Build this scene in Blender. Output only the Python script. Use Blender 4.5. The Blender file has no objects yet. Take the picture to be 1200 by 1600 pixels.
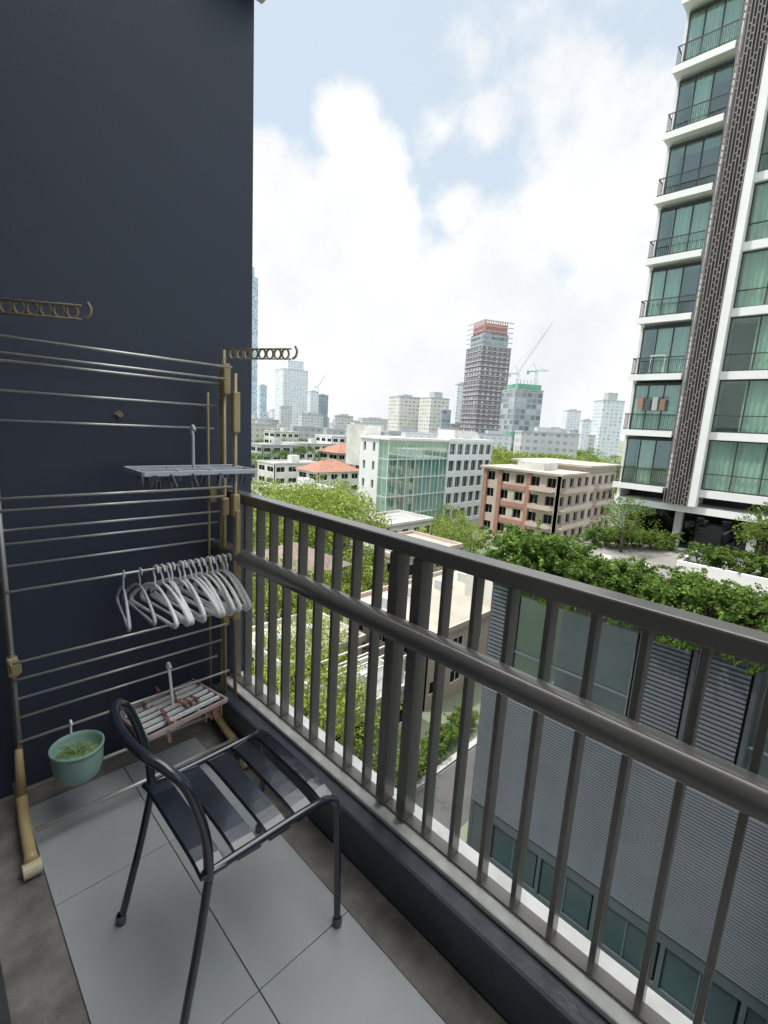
import bpy, math, random
from mathutils import Vector, Matrix
random.seed(11)
rad=math.radians
sc=bpy.context.scene
col=sc.collection
sc.view_settings.view_transform='Standard'
# ---------------------------------------------------------------- camera
FPX=740.0
th,pt,ro=rad(45.5),rad(10.3),rad(3.3)
F=Vector((math.sin(th)*math.cos(pt),math.cos(th)*math.cos(pt),-math.sin(pt)))
R0=Vector((math.cos(th),-math.sin(th),0)); U0=R0.cross(F)
RR=R0*math.cos(ro)+U0*math.sin(ro); UU=U0*math.cos(ro)-R0*math.sin(ro)
CAM=Vector((0,0,1.5))
cd=bpy.data.cameras.new('camera'); cam=bpy.data.objects.new('camera',cd); col.objects.link(cam)
m=Matrix((RR,UU,-F)).transposed().to_4x4(); m.translation=CAM; cam.matrix_world=m
cd.sensor_fit='HORIZONTAL'; cd.sensor_width=36; cd.lens=FPX/1200*36; cd.clip_start=.02; cd.clip_end=20000
sc.camera=cam
def ray(px,py): return F+RR*((px-600)/FPX)-UU*((py-800)/FPX)
def P(px,py,X=None,Y=None,Z=None):
    d=ray(px,py)
    t=(X-CAM.x)/d.x if X is not None else (Y-CAM.y)/d.y if Y is not None else (Z-CAM.z)/d.z
    return CAM+d*t
G=-20.5
# ---------------------------------------------------------------- materials
def nodes(name):
    mt=bpy.data.materials.new(name); mt.use_nodes=True; nt=mt.node_tree
    return mt,nt,nt.nodes['Principled BSDF']
def mth(nt,op,a,b=None,c=None,clamp=False):
    n=nt.nodes.new('ShaderNodeMath'); n.operation=op; n.use_clamp=clamp
    for i,v in enumerate((a,b,c)):
        if v is None: continue
        if isinstance(v,(int,float)): n.inputs[i].default_value=v
        else: nt.links.new(v,n.inputs[i])
    return n.outputs[0]
def mixc(nt,f,a,b):
    n=nt.nodes.new('ShaderNodeMix'); n.data_type='RGBA'
    for i,v in ((0,f),(6,a),(7,b)):
        if isinstance(v,(int,float)): n.inputs[i].default_value=v
        elif isinstance(v,tuple): n.inputs[i].default_value=(*v[:3],1)
        else: nt.links.new(v,n.inputs[i])
    return n.outputs[2]
def noise(nt,scale,detail=4,vec=None,rough=.55):
    n=nt.nodes.new('ShaderNodeTexNoise'); n.inputs['Scale'].default_value=scale; n.inputs['Detail'].default_value=detail
    n.inputs['Roughness'].default_value=rough
    if vec is None:
        tc=nt.nodes.new('ShaderNodeTexCoord'); vec=tc.outputs['Object']
    nt.links.new(vec,n.inputs['Vector']); return n.outputs[0]
def mat(name,c,rough=.6,metal=0,var=.2,scale=3,bump=0,bscale=60,spec=.5,c2=None,rv=.16):
    mt,nt,b=nodes(name)
    n=noise(nt,scale,5)
    n=mth(nt,'MULTIPLY_ADD',n,2.2,-.6,clamp=True)
    a=tuple(x*(1-var) for x in c); d=c2 or tuple(min(.95,x*(1+var)) for x in c)
    nt.links.new(mixc(nt,n,a,d),b.inputs['Base Color'])
    b.inputs['Metallic'].default_value=metal
    b.inputs['Specular IOR Level'].default_value=spec
    r=mth(nt,'MULTIPLY_ADD',n,rv,rough-rv/2); nt.links.new(r,b.inputs['Roughness'])
    if bump:
        bn=nt.nodes.new('ShaderNodeBump'); bn.inputs['Strength'].default_value=bump; bn.inputs['Distance'].default_value=.01
        nt.links.new(noise(nt,bscale,5),bn.inputs['Height']); nt.links.new(bn.outputs[0],b.inputs['Normal'])
    return mt
def facade(name,wall,glass,w,h,fw,fh,rough=.35,var=.5,off=0.0):
    mt,nt,b=nodes(name)
    tc=nt.nodes.new('ShaderNodeTexCoord'); sp=nt.nodes.new('ShaderNodeSeparateXYZ'); nt.links.new(tc.outputs['Object'],sp.inputs[0])
    a=mth(nt,'DIVIDE',mth(nt,'ADD',sp.outputs[0],sp.outputs[1]),w); a=mth(nt,'ADD',a,100+off)
    z=mth(nt,'DIVIDE',sp.outputs[2],h)
    fa=mth(nt,'ABSOLUTE',mth(nt,'SUBTRACT',mth(nt,'FRACT',a),.5)); fz=mth(nt,'ABSOLUTE',mth(nt,'SUBTRACT',mth(nt,'FRACT',z),.5))
    mk=mth(nt,'MULTIPLY',mth(nt,'LESS_THAN',fa,fw/2),mth(nt,'LESS_THAN',fz,fh/2))
    cv=nt.nodes.new('ShaderNodeCombineXYZ'); nt.links.new(mth(nt,'FLOOR',a),cv.inputs[0]); nt.links.new(mth(nt,'FLOOR',z),cv.inputs[1])
    wn=nt.nodes.new('ShaderNodeTexWhiteNoise'); wn.noise_dimensions='2D'; nt.links.new(cv.outputs[0],wn.inputs['Vector'])
    g=mixc(nt,wn.outputs[0],tuple(x*(1-var) for x in glass),tuple(min(1,x*(1+var)) for x in glass))
    wv=mixc(nt,noise(nt,.08,4),tuple(x*.82 for x in wall),tuple(min(.9,x*1.1) for x in wall))
    nt.links.new(mixc(nt,mk,wv,g),b.inputs['Base Color'])
    nt.links.new(mth(nt,'MULTIPLY_ADD',mk,rough-.75,.75),b.inputs['Roughness'])
    return mt
def leafmat(name,dk,lt,sc_=.7):
    mt,nt,b=nodes(name)
    n1=noise(nt,sc_,3); n1=mth(nt,'MULTIPLY_ADD',n1,3,-1,clamp=True)
    geo=nt.nodes.new('ShaderNodeNewGeometry')
    n2=geo.outputs['Random Per Island']
    f=mth(nt,'ADD',mth(nt,'MULTIPLY',n1,.6),mth(nt,'MULTIPLY',n2,.4))
    c=mixc(nt,f,dk,lt); nt.links.new(c,b.inputs['Base Color']); b.inputs['Roughness'].default_value=.6
    b.inputs['Specular IOR Level'].default_value=.25
    tr=nt.nodes.new('ShaderNodeBsdfTranslucent'); nt.links.new(c,tr.inputs[0])
    mx=nt.nodes.new('ShaderNodeMixShader'); mx.inputs[0].default_value=.35
    nt.links.new(b.outputs[0],mx.inputs[1]); nt.links.new(tr.outputs[0],mx.inputs[2])
    nt.links.new(mx.outputs[0],nt.nodes['Material Output'].inputs[0]); return mt
def glassmat(name,tint,trans=.6,glow=(.55,.65,.62)):
    mt,nt,b=nodes(name)
    gl=nt.nodes.new('ShaderNodeBsdfGlossy'); gl.inputs[0].default_value=(*glow,1); gl.inputs['Roughness'].default_value=.03
    tp=nt.nodes.new('ShaderNodeBsdfTransparent'); tp.inputs[0].default_value=(*tint,1)
    mx=nt.nodes.new('ShaderNodeMixShader'); mx.inputs[0].default_value=trans
    nt.links.new(gl.outputs[0],mx.inputs[1]); nt.links.new(tp.outputs[0],mx.inputs[2])
    nt.links.new(mx.outputs[0],nt.nodes['Material Output'].inputs[0]); return mt
M={}
M['navy']=mat('navy painted render',(.033,.041,.066),.5,var=.2,scale=.7,bump=.06,bscale=90)
M['navy2']=mat('navy curb paint',(.06,.07,.088),.38,var=.3,scale=4,bump=.15,bscale=70)
M['ceil']=mat('ceiling paint',(.78,.78,.78),.8)
M['tile']=mat('grey porcelain tile',(.36,.38,.385),.33,var=.16,scale=2.3,bump=.04)
M['grout']=mat('grout',(.17,.17,.17),.9)
M['conc']=mat('rough concrete strip',(.19,.178,.16),.85,var=.5,scale=9,bump=.5,bscale=120)
M['sill']=mat('sill concrete',(.68,.67,.64),.5,var=.25,scale=6,bump=.3)
M['bronze']=mat('bronze grey metal paint',(.18,.166,.153),.25,metal=.15,var=.03,scale=3,rv=.03)
M['bronze2']=mat('bronze grey handrail paint',(.185,.174,.165),.19,metal=.2,var=.03,scale=3,rv=.03)
M['black']=mat('navy black chair paint',(.014,.019,.031),.17,var=.1,scale=8,spec=1.0,rv=.05)
M['chrome']=mat('dull steel rod',(.6,.585,.55),.3,metal=.6,var=.03,scale=8,rv=.04)
M['brass']=mat('yellowed plastic',(.48,.37,.18),.42,var=.16,scale=9)
M['goldpole']=mat('dull gold painted pole',(.42,.34,.19),.35,metal=.3,var=.08,scale=9)
M['cream']=mat('cream plastic',(.58,.5,.34),.45,var=.12,scale=9)
M['dimarm']=mat('brown plastic arm',(.28,.22,.14),.5,var=.15,scale=9)
M['whitepl']=mat('white plastic',(.92,.92,.92),.35,var=.03,scale=10)
M['greypl']=mat('grey plastic',(.56,.58,.62),.4,var=.08,scale=10)
M['dkpl']=mat('dark grey plastic',(.09,.1,.12),.4,var=.12,scale=20)
M['redpl']=mat('brown red plastic',(.3,.16,.13),.5,var=.3,scale=20)
M['pinkpl']=mat('faded pink brown plastic',(.48,.38,.35),.5,var=.15,scale=20)
M['teal']=mat('mint plastic',(.27,.42,.36),.35,var=.08,scale=10)
M['soil']=mat('pale roots',(.2,.3,.14),.8,var=.6,scale=60,bump=.6)
M['white']=mat('white paint',(.8,.81,.8),.6,var=.06,scale=.6)
M['white2']=mat('weathered white wall',(.62,.61,.57),.75,var=.2,scale=.35)
M['lgrey']=mat('light grey render',(.45,.46,.46),.7,var=.15,scale=.4)
M['body']=mat('pale render',(.72,.72,.71),.75,var=.1,scale=.4)
M['beige']=mat('beige render',(.52,.43,.365),.75,var=.12,scale=.4)
M['brickc']=mat('terracotta cladding',(.37,.2,.15),.75,var=.2,scale=1.5)
M['tileroof']=mat('red roof tile',(.33,.16,.11),.8,var=.3,scale=1.2,bump=.3,bscale=8)
M['brownroof']=mat('brown roof tile',(.22,.17,.14),.8,var=.3,scale=1.2,bump=.3,bscale=8)
M['flatroof']=mat('sandy flat roof',(.42,.38,.32),.85,var=.25,scale=.25)
M['greyroof']=mat('grey flat roof',(.36,.36,.35),.85,var=.25,scale=.25)
M['dkframe']=mat('dark frame',(.045,.047,.05),.45,var=.1)
M['screen']=mat('brown lattice metal',(.22,.19,.175),.5,var=.15,scale=.5)
M['core']=mat('dark interior',(.05,.055,.058),.8,var=.3,scale=.5)
M['greycore']=mat('grey interior blinds',(.27,.3,.3),.8,var=.5,scale=.3)
M['sheenback']=mat('pale teal painted glass sheen',(.66,.77,.75),.8,var=.25,scale=.25)  # pale tone stands in for the bright reflection on the office glass
M['curtain']=mat('pale grey green curtain',(.84,.86,.83),.9,var=.1,scale=.6)
M['gtower']=glassmat('green tower glass',(.76,.87,.82),.84,(.76,.86,.84))
M['gdark']=glassmat('dark glass',(.3,.34,.36),.85,(.25,.28,.3))
M['gmid']=glassmat('grey glass',(.6,.68,.68),.75,(.5,.55,.56))
M['gteal']=glassmat('teal curtain wall glass',(.78,.9,.87),.72,(.85,.94,.92))
M['slatepane']=mat('blue grey matt glazing',(.035,.043,.052),.42,var=.3,scale=.6)
M['louv']=mat('blue grey louvre metal',(.13,.145,.168),.5,metal=.1,var=.1,scale=.5)
M['louvback']=mat('louvre backing',(.075,.084,.1),.6,var=.1,scale=.5)
M['podwall']=mat('charcoal cladding',(.06,.067,.077),.55,var=.2,scale=.4)
M['asphalt']=mat('asphalt',(.1,.1,.1),.85,var=.25,scale=.5,bump=.3)
M['pave']=mat('paving',(.25,.24,.225),.85,var=.25,scale=.7)
M['court']=mat('green court paint',(.02,.26,.21),.6,var=.2,scale=.5)
M['trunk']=mat('bark',(.12,.09,.065),.9,var=.3,scale=3,bump=.5)
M['leafA']=leafmat('leaf mid green',(.05,.1,.02),(.24,.34,.06))
M['leafB']=leafmat('leaf bright green',(.09,.15,.02),(.4,.48,.09))
M['leafC']=leafmat('leaf dark green',(.025,.065,.018),(.13,.22,.045))
M['leafH']=leafmat('hedge leaf',(.022,.06,.014),(.22,.35,.06),1.8)
M['cranem']=mat('crane steel',(.5,.5,.5),.6)
M['craneg']=mat('green crane paint',(.2,.42,.32),.6)
M['net']=mat('green netting',(.18,.38,.29),.8,var=.2,scale=.3)
M['redcrown']=mat('red crown panels',(.48,.25,.22),.7,var=.2,scale=.2)
# ---------------------------------------------------------------- mesh helpers
OFF={}
class MB:
    def __init__(s,M=None): s.v=[];s.f=[];s.M=M
    def add(s,vs,fs):
        n=len(s.v)
        for p in vs:
            p=Vector(p); s.v.append(s.M@p if s.M else p)
        s.f+= [tuple(n+i for i in f) for f in fs]
    def box(s,x0,x1,y0,y1,z0,z1):
        s.add([(x0,y0,z0),(x1,y0,z0),(x1,y1,z0),(x0,y1,z0),(x0,y0,z1),(x1,y0,z1),(x1,y1,z1),(x0,y1,z1)],
              [(0,3,2,1),(4,5,6,7),(0,1,5,4),(1,2,6,5),(2,3,7,6),(3,0,4,7)])
    def bar(s,a,b,w,h,up=Vector((0,0,1))):
        a=Vector(a);b=Vector(b);d=(b-a).normalized(); sd=d.cross(up)
        if sd.length<1e-4: sd=d.cross(Vector((1,0,0)))
        sd.normalize(); u2=sd.cross(d)
        vs=[]
        for p in (a,b):
            for i,j in ((-1,-1),(1,-1),(1,1),(-1,1)): vs.append(p+sd*(i*w/2)+u2*(j*h/2))
        s.add(vs,[(0,1,2,3),(7,6,5,4),(0,4,5,1),(1,5,6,2),(2,6,7,3),(3,7,4,0)])
    def tube(s,pts,r,seg=10,closed=False):
        pts=[Vector(p) for p in pts]; n=len(pts)
        rs=r if isinstance(r,(list,tuple)) else [r]*n
        T=[]
        for i in range(n):
            a=pts[(i-1)%n] if closed else pts[max(i-1,0)]; b=pts[(i+1)%n] if closed else pts[min(i+1,n-1)]
            T.append((b-a).normalized())
        up=Vector((0,0,1)) if abs(T[0].z)<.9 else Vector((1,0,0))
        nx=T[0].cross(up).normalized(); vs=[]
        for i in range(n):
            nx=(nx-T[i]*nx.dot(T[i])).normalized(); ny=T[i].cross(nx)
            for k in range(seg):
                a=2*math.pi*k/seg; vs.append(pts[i]+nx*(rs[i]*math.cos(a))+ny*(rs[i]*math.sin(a)))
        fs=[]
        for i in range(n if closed else n-1):
            j=(i+1)%n
            for k in range(seg): fs.append((i*seg+k,i*seg+(k+1)%seg,j*seg+(k+1)%seg,j*seg+k))
        if not closed: fs.append(tuple(reversed(range(seg)))); fs.append(tuple((n-1)*seg+k for k in range(seg)))
        s.add(vs,fs)
    def lathe(s,prof,c,seg=32):
        vs=[];fs=[]
        for (r,z) in prof:
            for k in range(seg):
                a=2*math.pi*k/seg; vs.append((c[0]+r*math.cos(a),c[1]+r*math.sin(a),c[2]+z))
        for i in range(len(prof)-1):
            for k in range(seg): fs.append((i*seg+k,i*seg+(k+1)%seg,(i+1)*seg+(k+1)%seg,(i+1)*seg+k))
        s.add(vs,fs)
    def build(s,name,mt,parent=None,smooth=False,bevel=0,seg=2):
        off=Vector((0,0,0))
        if parent is not None: off=OFF.get(parent.name,Vector((0,0,0)))
        me=bpy.data.meshes.new(name); me.from_pydata([tuple(v-off) for v in s.v],[],s.f); me.update()
        me.materials.append(mt)
        if smooth: me.polygons.foreach_set('use_smooth',[True]*len(me.polygons))
        o=bpy.data.objects.new(name,me); col.objects.link(o)
        if parent is not None: o.parent=parent; OFF[o.name]=off
        if bevel:
            b=o.modifiers.new('bevel','BEVEL'); b.width=bevel; b.segments=seg; b.limit_method='ANGLE'
        return o
def tag(o,label,cat,group=None):
    o['label']=label; o['category']=cat
    if group: o['group']=group
    return o
def thing(name,label,cat,loc=(0,0,0),rz=0,group=None,world=False):
    o=bpy.data.objects.new(name,None); o.empty_display_size=.1; col.objects.link(o); o.location=loc; o.rotation_euler=(0,0,rz)
    if world: OFF[o.name]=Vector(loc)
    return tag(o,label,cat,group)
def struct(o): o['kind']='structure'; return o
def copy_tree(o,loc,rz=None,sc_=None,label=None,group=None):
    c=o.copy(); col.objects.link(c); c.location=loc
    if rz is not None: c.rotation_euler=(0,0,rz)
    if sc_ is not None: c.scale=sc_
    if label: c['label']=label
    if group: c['group']=group
    for ch in list(o.children):
        d=ch.copy(); col.objects.link(d); d.parent=c
        for g in list(ch.children):
            e=g.copy(); col.objects.link(e); e.parent=d
    return c
def cat(pts,n=6):
    pts=[Vector(p) for p in pts]; out=[]
    for i in range(len(pts)-1):
        p0=pts[max(i-1,0)];p1=pts[i];p2=pts[i+1];p3=pts[min(i+2,len(pts)-1)]
        for k in range(n):
            t=k/n; out.append(.5*((2*p1)+(p2-p0)*t+(2*p0-5*p1+4*p2-p3)*t*t+(3*p1-p0-3*p2+p3)*t**3))
    out.append(pts[-1]); return out
def one(name,mt,fn,label,cat_,group=None,**k):
    b=MB(); fn(b); o=b.build(name,mt,None,**k); return tag(o,label,cat_,group)
# ---------------------------------------------------------------- balcony shell (structure)
def S(name,mt,boxes,bevel=0):
    b=MB()
    for q in boxes: b.box(*q)
    return struct(b.build(name,mt,bevel=bevel))
WY=2.12
S('end_wall',M['navy'],[(-.3,1.203,WY,WY+.22,-20,3.6)],bevel=.004)
S('ceiling',M['ceil'],[(-3,.12,-8,WY-.001,3.22,3.5)])
S('ceiling_beam',M['ceil'],[(1.0,1.23,WY-.08,WY-.013,3.225,3.5)])
S('balcony_slab',M['grout'],[(-3,1.14,-8,WY-.001,-.3,-.004)])
S('facade_wall',M['navy'],[(-.12,.035,1.15,WY-.001,0,3.21)])
S('room_wall',M['ceil'],[(-3.2,-3,-8,WY,-.3,3.5),(-3,-.13,1.6,1.8,0,3.2)])
S('apartment_block_body',M['body'],[(-18,-.01,-26,16,3.5,46),(-18,-.31,-26,16,G,-.3),(-18,-3.2,-26,16,-.3,3.5)])
S('curb',M['navy2'],[(.97,1.155,-8,WY-.002,-.003,.172)],bevel=.012)
S('sill',M['sill'],[(1.035,1.17,-8,WY-.014,.172,.19)],bevel=.004)
tb=MB()
xs=[(.2,.538),(.541,.85)]; ys=[-.935,-.325,.285,.893,1.503,2.0]
for x0,x1 in xs:
    for i in range(len(ys)-1): tb.box(x0,x1,ys[i]+.0012,ys[i+1]-.0012,-.004,.004)
struct(tb.build('floor_tiles',M['tile'],bevel=.001))
S('floor_edge_strip',M['conc'],[(.853,.969,-8,WY-.003,-.004,.002),(.036,.197,-8,WY-.003,-.004,.002),(.197,.853,2.002,WY-.003,-.004,.002)])
dt=thing('sliding_door_track','dark metal door track along the left edge of the floor','door track',(.05,0,0),world=True)
b=MB(); b.box(.036,.06,-1,2.0,.003,.025); b.build('track_rail',M['dkframe'],dt,bevel=.003)
b=MB(); b.box(.0,.034,1.1,1.148,.003,2.3); b.build('door_jamb',M['dkframe'],dt,bevel=.003)
# ---------------------------------------------------------------- railing
rl=thing('balcony_railing','bronze grey metal balcony railing with flat top rail and thick round handrail','railing',(1.1,0,.19),world=True)
b=MB(); b.box(1.068,1.132,-4,WY-.003,1.108,1.155); b.build('top_rail',M['bronze'],rl,bevel=.006)
b=MB()
pr=[]
for k in range(24):
    a=2*math.pi*k/24; ca,sa=math.cos(a),math.sin(a)
    pr.append((1.025+.036*math.copysign(abs(ca)**.8,ca),.884+.034*math.copysign(abs(sa)**.8,sa)))
vs=[(x,y,z) for y in (-4,WY-.003) for x,z in pr]
b.add(vs,[(k,(k+1)%24,24+(k+1)%24,24+k) for k in range(24)]); b.build('handrail',M['bronze2'],rl,smooth=True)
b=MB(); b.box(1.078,1.118,-4,WY-.016,.191,.199); b.build('base_plate',M['bronze'],rl)
ypk=[.80-.108*i for i in range(0,30)]+[1.09+.1085*i for i in range(0,10)]
pm=None
for y in ypk:
    if y<-2.4: continue
    if pm is None:
        q=MB(); q.box(1.078,1.118,y-.0075,y+.0075,.2,1.107); pm=q.build('picket',M['bronze'],rl,bevel=.002); y0=y
    else:
        c=pm.copy(); col.objects.link(c); c.parent=rl; c.location=(0,y-y0,0)
for y in (.993,.895,-1.6,-1.7):
    q=MB(); q.box(1.068,1.126,y-.02,y+.02,.2,1.107); q.build('post',M['bronze'],rl,bevel=.004)
for y in (2.0,1.5,.995,.893,.25,-.4):
    q=MB(); q.bar((1.04,y,.884),(1.08,y,.884),.03,.02); q.build('bracket',M['bronze'],rl)
# ---------------------------------------------------------------- chair
ch=thing('metal_chair','black metal slatted chair with curved tube back on the grey tiles','chair',(.57,1.11,0),world=True)
mir=lambda p:(p[0],2.22-p[1],p[2])
def leg(pts,flip,name,mt=M['black'],r=.0105):
    pts=[mir(p) for p in pts] if flip else pts
    b=MB(); b.tube(cat(pts,8),r,14); return b.build(name,mt,ch,smooth=True)
for fl in (0,1):
    leg([(.80,.885,.012),(.80,.893,.15),(.802,.903,.3),(.802,.91,.39),(.793,.914,.42),(.768,.918,.436),(.7,.922,.438),(.55,.925,.436),(.425,.925,.436)],fl,'front_leg')
    leg([(.33,.9,.012),(.355,.908,.12),(.39,.917,.27),(.42,.925,.42)],fl,'rear_leg')
    for p in ((.80,.885),(.33,.9)):
        q=MB(); pp=mir((p[0],p[1],0)) if fl else (p[0],p[1],0)
        q.lathe([(.001,0),(.014,0),(.015,.02),(.0112,.03)],(pp[0],pp[1],.004),14); q.build('foot_cap',M['dkpl'],ch,smooth=True)
hp=[(.42,.925,.42),(.415,.922,.52),(.393,.918,.625),(.368,.922,.7),(.34,.945,.74),(.314,1.0,.755)]
hp=hp+[(.302,1.06,.759),(.299,1.11,.76)]; full=hp+[mir(p) for p in reversed(hp[:-1])]
b=MB(); b.tube(cat(full,8),.0118,16); b.build('back_frame',M['black'],ch,smooth=True)
b=MB()
edges=[(.395,.464),(.486,.555),(.577,.643),(.664,.724),(.745,.79)]
def sz(x): return .458-.012*math.sin(max(0,min(1,(x-.4)/.39))*math.pi)
for x0,x1 in edges:
    N=10;vs=[];fs=[]
    for i in range(N+1):
        y=.915+(2.22-1.83)*i/N; e=-.012*(abs(i-N/2)/(N/2))**6
        for (x,dz) in ((x0,-.008),(x0+.005,0),(x1-.005,0),(x1,-.008),(x1-.003,-.011),(x0+.003,-.011)):
            vs.append((x,y,sz(x)+dz+e))
    for i in range(N):
        for k in range(6): fs.append((6*i+k,6*i+(k+1)%6,6*i+6+(k+1)%6,6*i+6+k))
    fs+=[tuple(range(5,-1,-1)),tuple(6*N+k for k in range(6))]
    b.add(vs,fs)
M['slat']=mat('glossy navy slat paint',(.015,.02,.033),.16,var=.3,scale=9,bump=.12,bscale=11,spec=1.0,rv=.12)
b.build('seat',M['slat'],ch)
b=MB()
for x in (.42,.77): b.bar((x,.925,.44),(x,1.295,.44),.02,.012)
b.build('seat_brace',M['black'],ch)
# ---------------------------------------------------------------- drying rack
rk=thing('clothes_drying_rack','three tier steel clothes drying rack with yellowed plastic joints against the navy wall','drying rack',(.6,1.98,0),world=True)
def rpart(name,pts,r,mt,seg=8,sm=True):
    b=MB(); b.tube(pts,r,seg); return b.build(name,mt,rk,smooth=sm)
for (x,y,z0,z1,mm,r_) in ((.955,2.06,.05,1.6,'goldpole',.006),(1.0,2.0,.05,1.78,'goldpole',.009),(1.0,1.9,.2,1.68,'goldpole',.009),(.2,2.0,.06,1.78,'chrome',.009),(.2,2.07,.06,1.7,'goldpole',.008)):
    rpart('pole',[(x,y,z0),(x,y,z1)],r_,M[mm])
for px,lst in ((0,((525,1.9),(551,1.95),(563,2.0),(610,2.03),(657,2.07))),(0,((780,1.9),(799,1.96),(830,2.0),(852,2.03),(887,2.07))),(30,((1035,1.9),(1062,1.95),(1092,2.0),(1122,2.05),(1160,1.93)))):
    for y,Y in lst:
        z=P(px,y,Y=Y).z
        rpart('rod',[(.19,Y,z),(.985,Y,z)],.0052,M['chrome'])
ZR=.882
rpart('rod',[(.19,1.93,ZR),(1.0,1.93,ZR)],.0052,M['chrome'])
rpart('rod',[(.2,1.78,.07),(.95,1.78,.07)],.008,M['chrome'])
rpart('rod',[(.2,1.99,.09),(.95,1.99,.09)],.008,M['chrome'])
for (x,y,z,h) in ((1.0,1.985,1.66,.13),(1.0,1.9,1.52,.17),(1.0,1.9,1.12,.1),(.965,2.05,1.15,.07),(1.0,2.0,1.1,.08),(1.0,1.9,.62,.06),(.2,2.0,.585,.07),(.2,1.93,.61,.04),(1.0,2.0,.56,.07)):
    b=MB(); b.box(x-.016,x+.016,y-.018,y+.018,z-h/2,z+h/2); b.build('joint',M['brass'],rk,bevel=.006)
for (x,y,z0,z1) in ((1.0,1.88,.7,1.1),(1.0,2.02,.12,1.7),(.2,2.03,.3,.9)):
    b=MB(); b.box(x-.01,x+.01,y-.01,y+.01,z0,z1); b.build('upright_strip',M['brass'],rk,bevel=.003)
for x in (.19,.955):
    q=MB(); q.tube(cat([(x,2.04,.1),(x,1.98,.065),(x-.01,1.85,.055),(x-.02,1.67,.055)],5),[.018]*15+[.021],12); q.build('foot',M['brass'],rk,smooth=True)
    q=MB(); q.tube([(x-.045,1.665,.03),(x+.005,1.665,.03)],.024,16); q.build('caster',M['cream'],rk,smooth=False)
q=MB(); q.tube([(.19,1.99,.07),(.195,1.995,.26)],[.018,.012],12); q.build('foot_sleeve',M['brass'],rk,smooth=True)
def arm(a,b_,mt,n=8):
    a=Vector(a); b_=Vector(b_); d=(b_-a).normalized(); L=(b_-a).length; q=MB(); r=L/(2*n+2)
    for i in range(n):
        c=a+d*(r*(2*i+1.6))
        q.tube([c+d*(r*.86*math.cos(t))+Vector((0,0,r*1.05*math.sin(t))) for t in [2*math.pi*k/12 for k in range(12)]],.0048,6,closed=True)
    up=Vector((0,0,1))
    q.bar(a+up*r*1.05,b_-d*r+up*r*1.05,.01,.005); q.bar(a-up*r*1.05,b_-d*r-up*r*1.05,.01,.005)
    e=b_-d*r*.6
    q.tube(cat([e-up*r,e+d*r*.8-up*r*.5,e+d*r*1.1+up*r*.6,e+d*r*.6+up*r*1.6],4),.005,7)
    q.build('hanging_arm',mt,rk,smooth=True)
arm((1.01,1.99,1.765),P(461,553,Z=1.765),M['cream'])
a1=P(137,489,Z=1.775); arm(a1-Vector((.2,-.16,0))*1.25,a1,M['dimarm'])
w=P(185,648,Y=WY)
def f(b):
    b.add([(w.x-.02,WY-.001,w.z),(w.x,WY-.001,w.z-.02),(w.x+.02,WY-.001,w.z),(w.x,WY-.001,w.z+.02),(w.x-.012,WY-.02,w.z),(w.x,WY-.02,w.z-.012),(w.x+.012,WY-.02,w.z),(w.x,WY-.02,w.z+.012)],
      [(3,2,1,0),(4,5,6,7),(0,1,5,4),(1,2,6,5),(2,3,7,6),(3,0,4,7)])
one('wall_anchor',M['dimarm'],f,'small brown diamond shaped anchor on the navy wall','wall anchor')
# ---------------------------------------------------------------- hangers
def hanger(mt):
    h=bpy.data.objects.new('clothes_hanger',None); h.empty_display_size=.05; col.objects.link(h)
    b=MB()
    hk=[(0,0,-.075),(0,0,-.045),(0,.012,-.03)]+[(0,.02*math.cos(t),-.011+.019*math.sin(t)) for t in [rad(a) for a in (-30,10,50,90,130,170,195)]]
    b.tube(cat(hk,3),.0042,8); b.build('hook',mt,h,smooth=True)
    b=MB(); L=.185
    p=cat([(0,0,-.07),(0,.05,-.08),(0,.12,-.115),(0,L,-.165),(0,L+.004,-.185),(0,L-.02,-.192),(0,.08,-.19),(0,-.08,-.19),(0,-L+.02,-.192),(0,-L-.004,-.185),(0,-L,-.165),(0,-.12,-.115),(0,-.05,-.08),(0,0,-.07)],4)
    b.tube(p,[.005+.0038*(abs(q.y)/L) for q in p],8); b.build('shoulder_bar',mt,h,smooth=True)
    return h
h0=hanger(M['whitepl'])
xs=[.672+.0237*i for i in range(14)]
for i,x in enumerate(xs):
    o=h0 if i==0 else copy_tree(h0,(0,0,0))
    o.location=(x+random.uniform(-.005,.005),1.93,ZR+.0035); o.rotation_euler=(random.uniform(-.07,.07),random.uniform(-.05,.12),random.uniform(-.16,.16)+.12)
    tag(o,'white plastic clothes hanger in the crowded row on the middle rod','hanger','hangers crowded on the middle rod')
h1=hanger(M['greypl'])
for i,(x,rz) in enumerate(((.552,-.15),(.612,.05))):
    o=h1 if i==0 else copy_tree(h1,(0,0,0)); o.location=(x,1.93,ZR+.0035); o.rotation_euler=(.05,.05,rz); o.scale=(.8,.8,.9)
    tag(o,('grey plastic hanger hanging at the far left of the hangers on the middle rod','grey plastic hanger second from the left on the middle rod')[i],'hanger')
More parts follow.
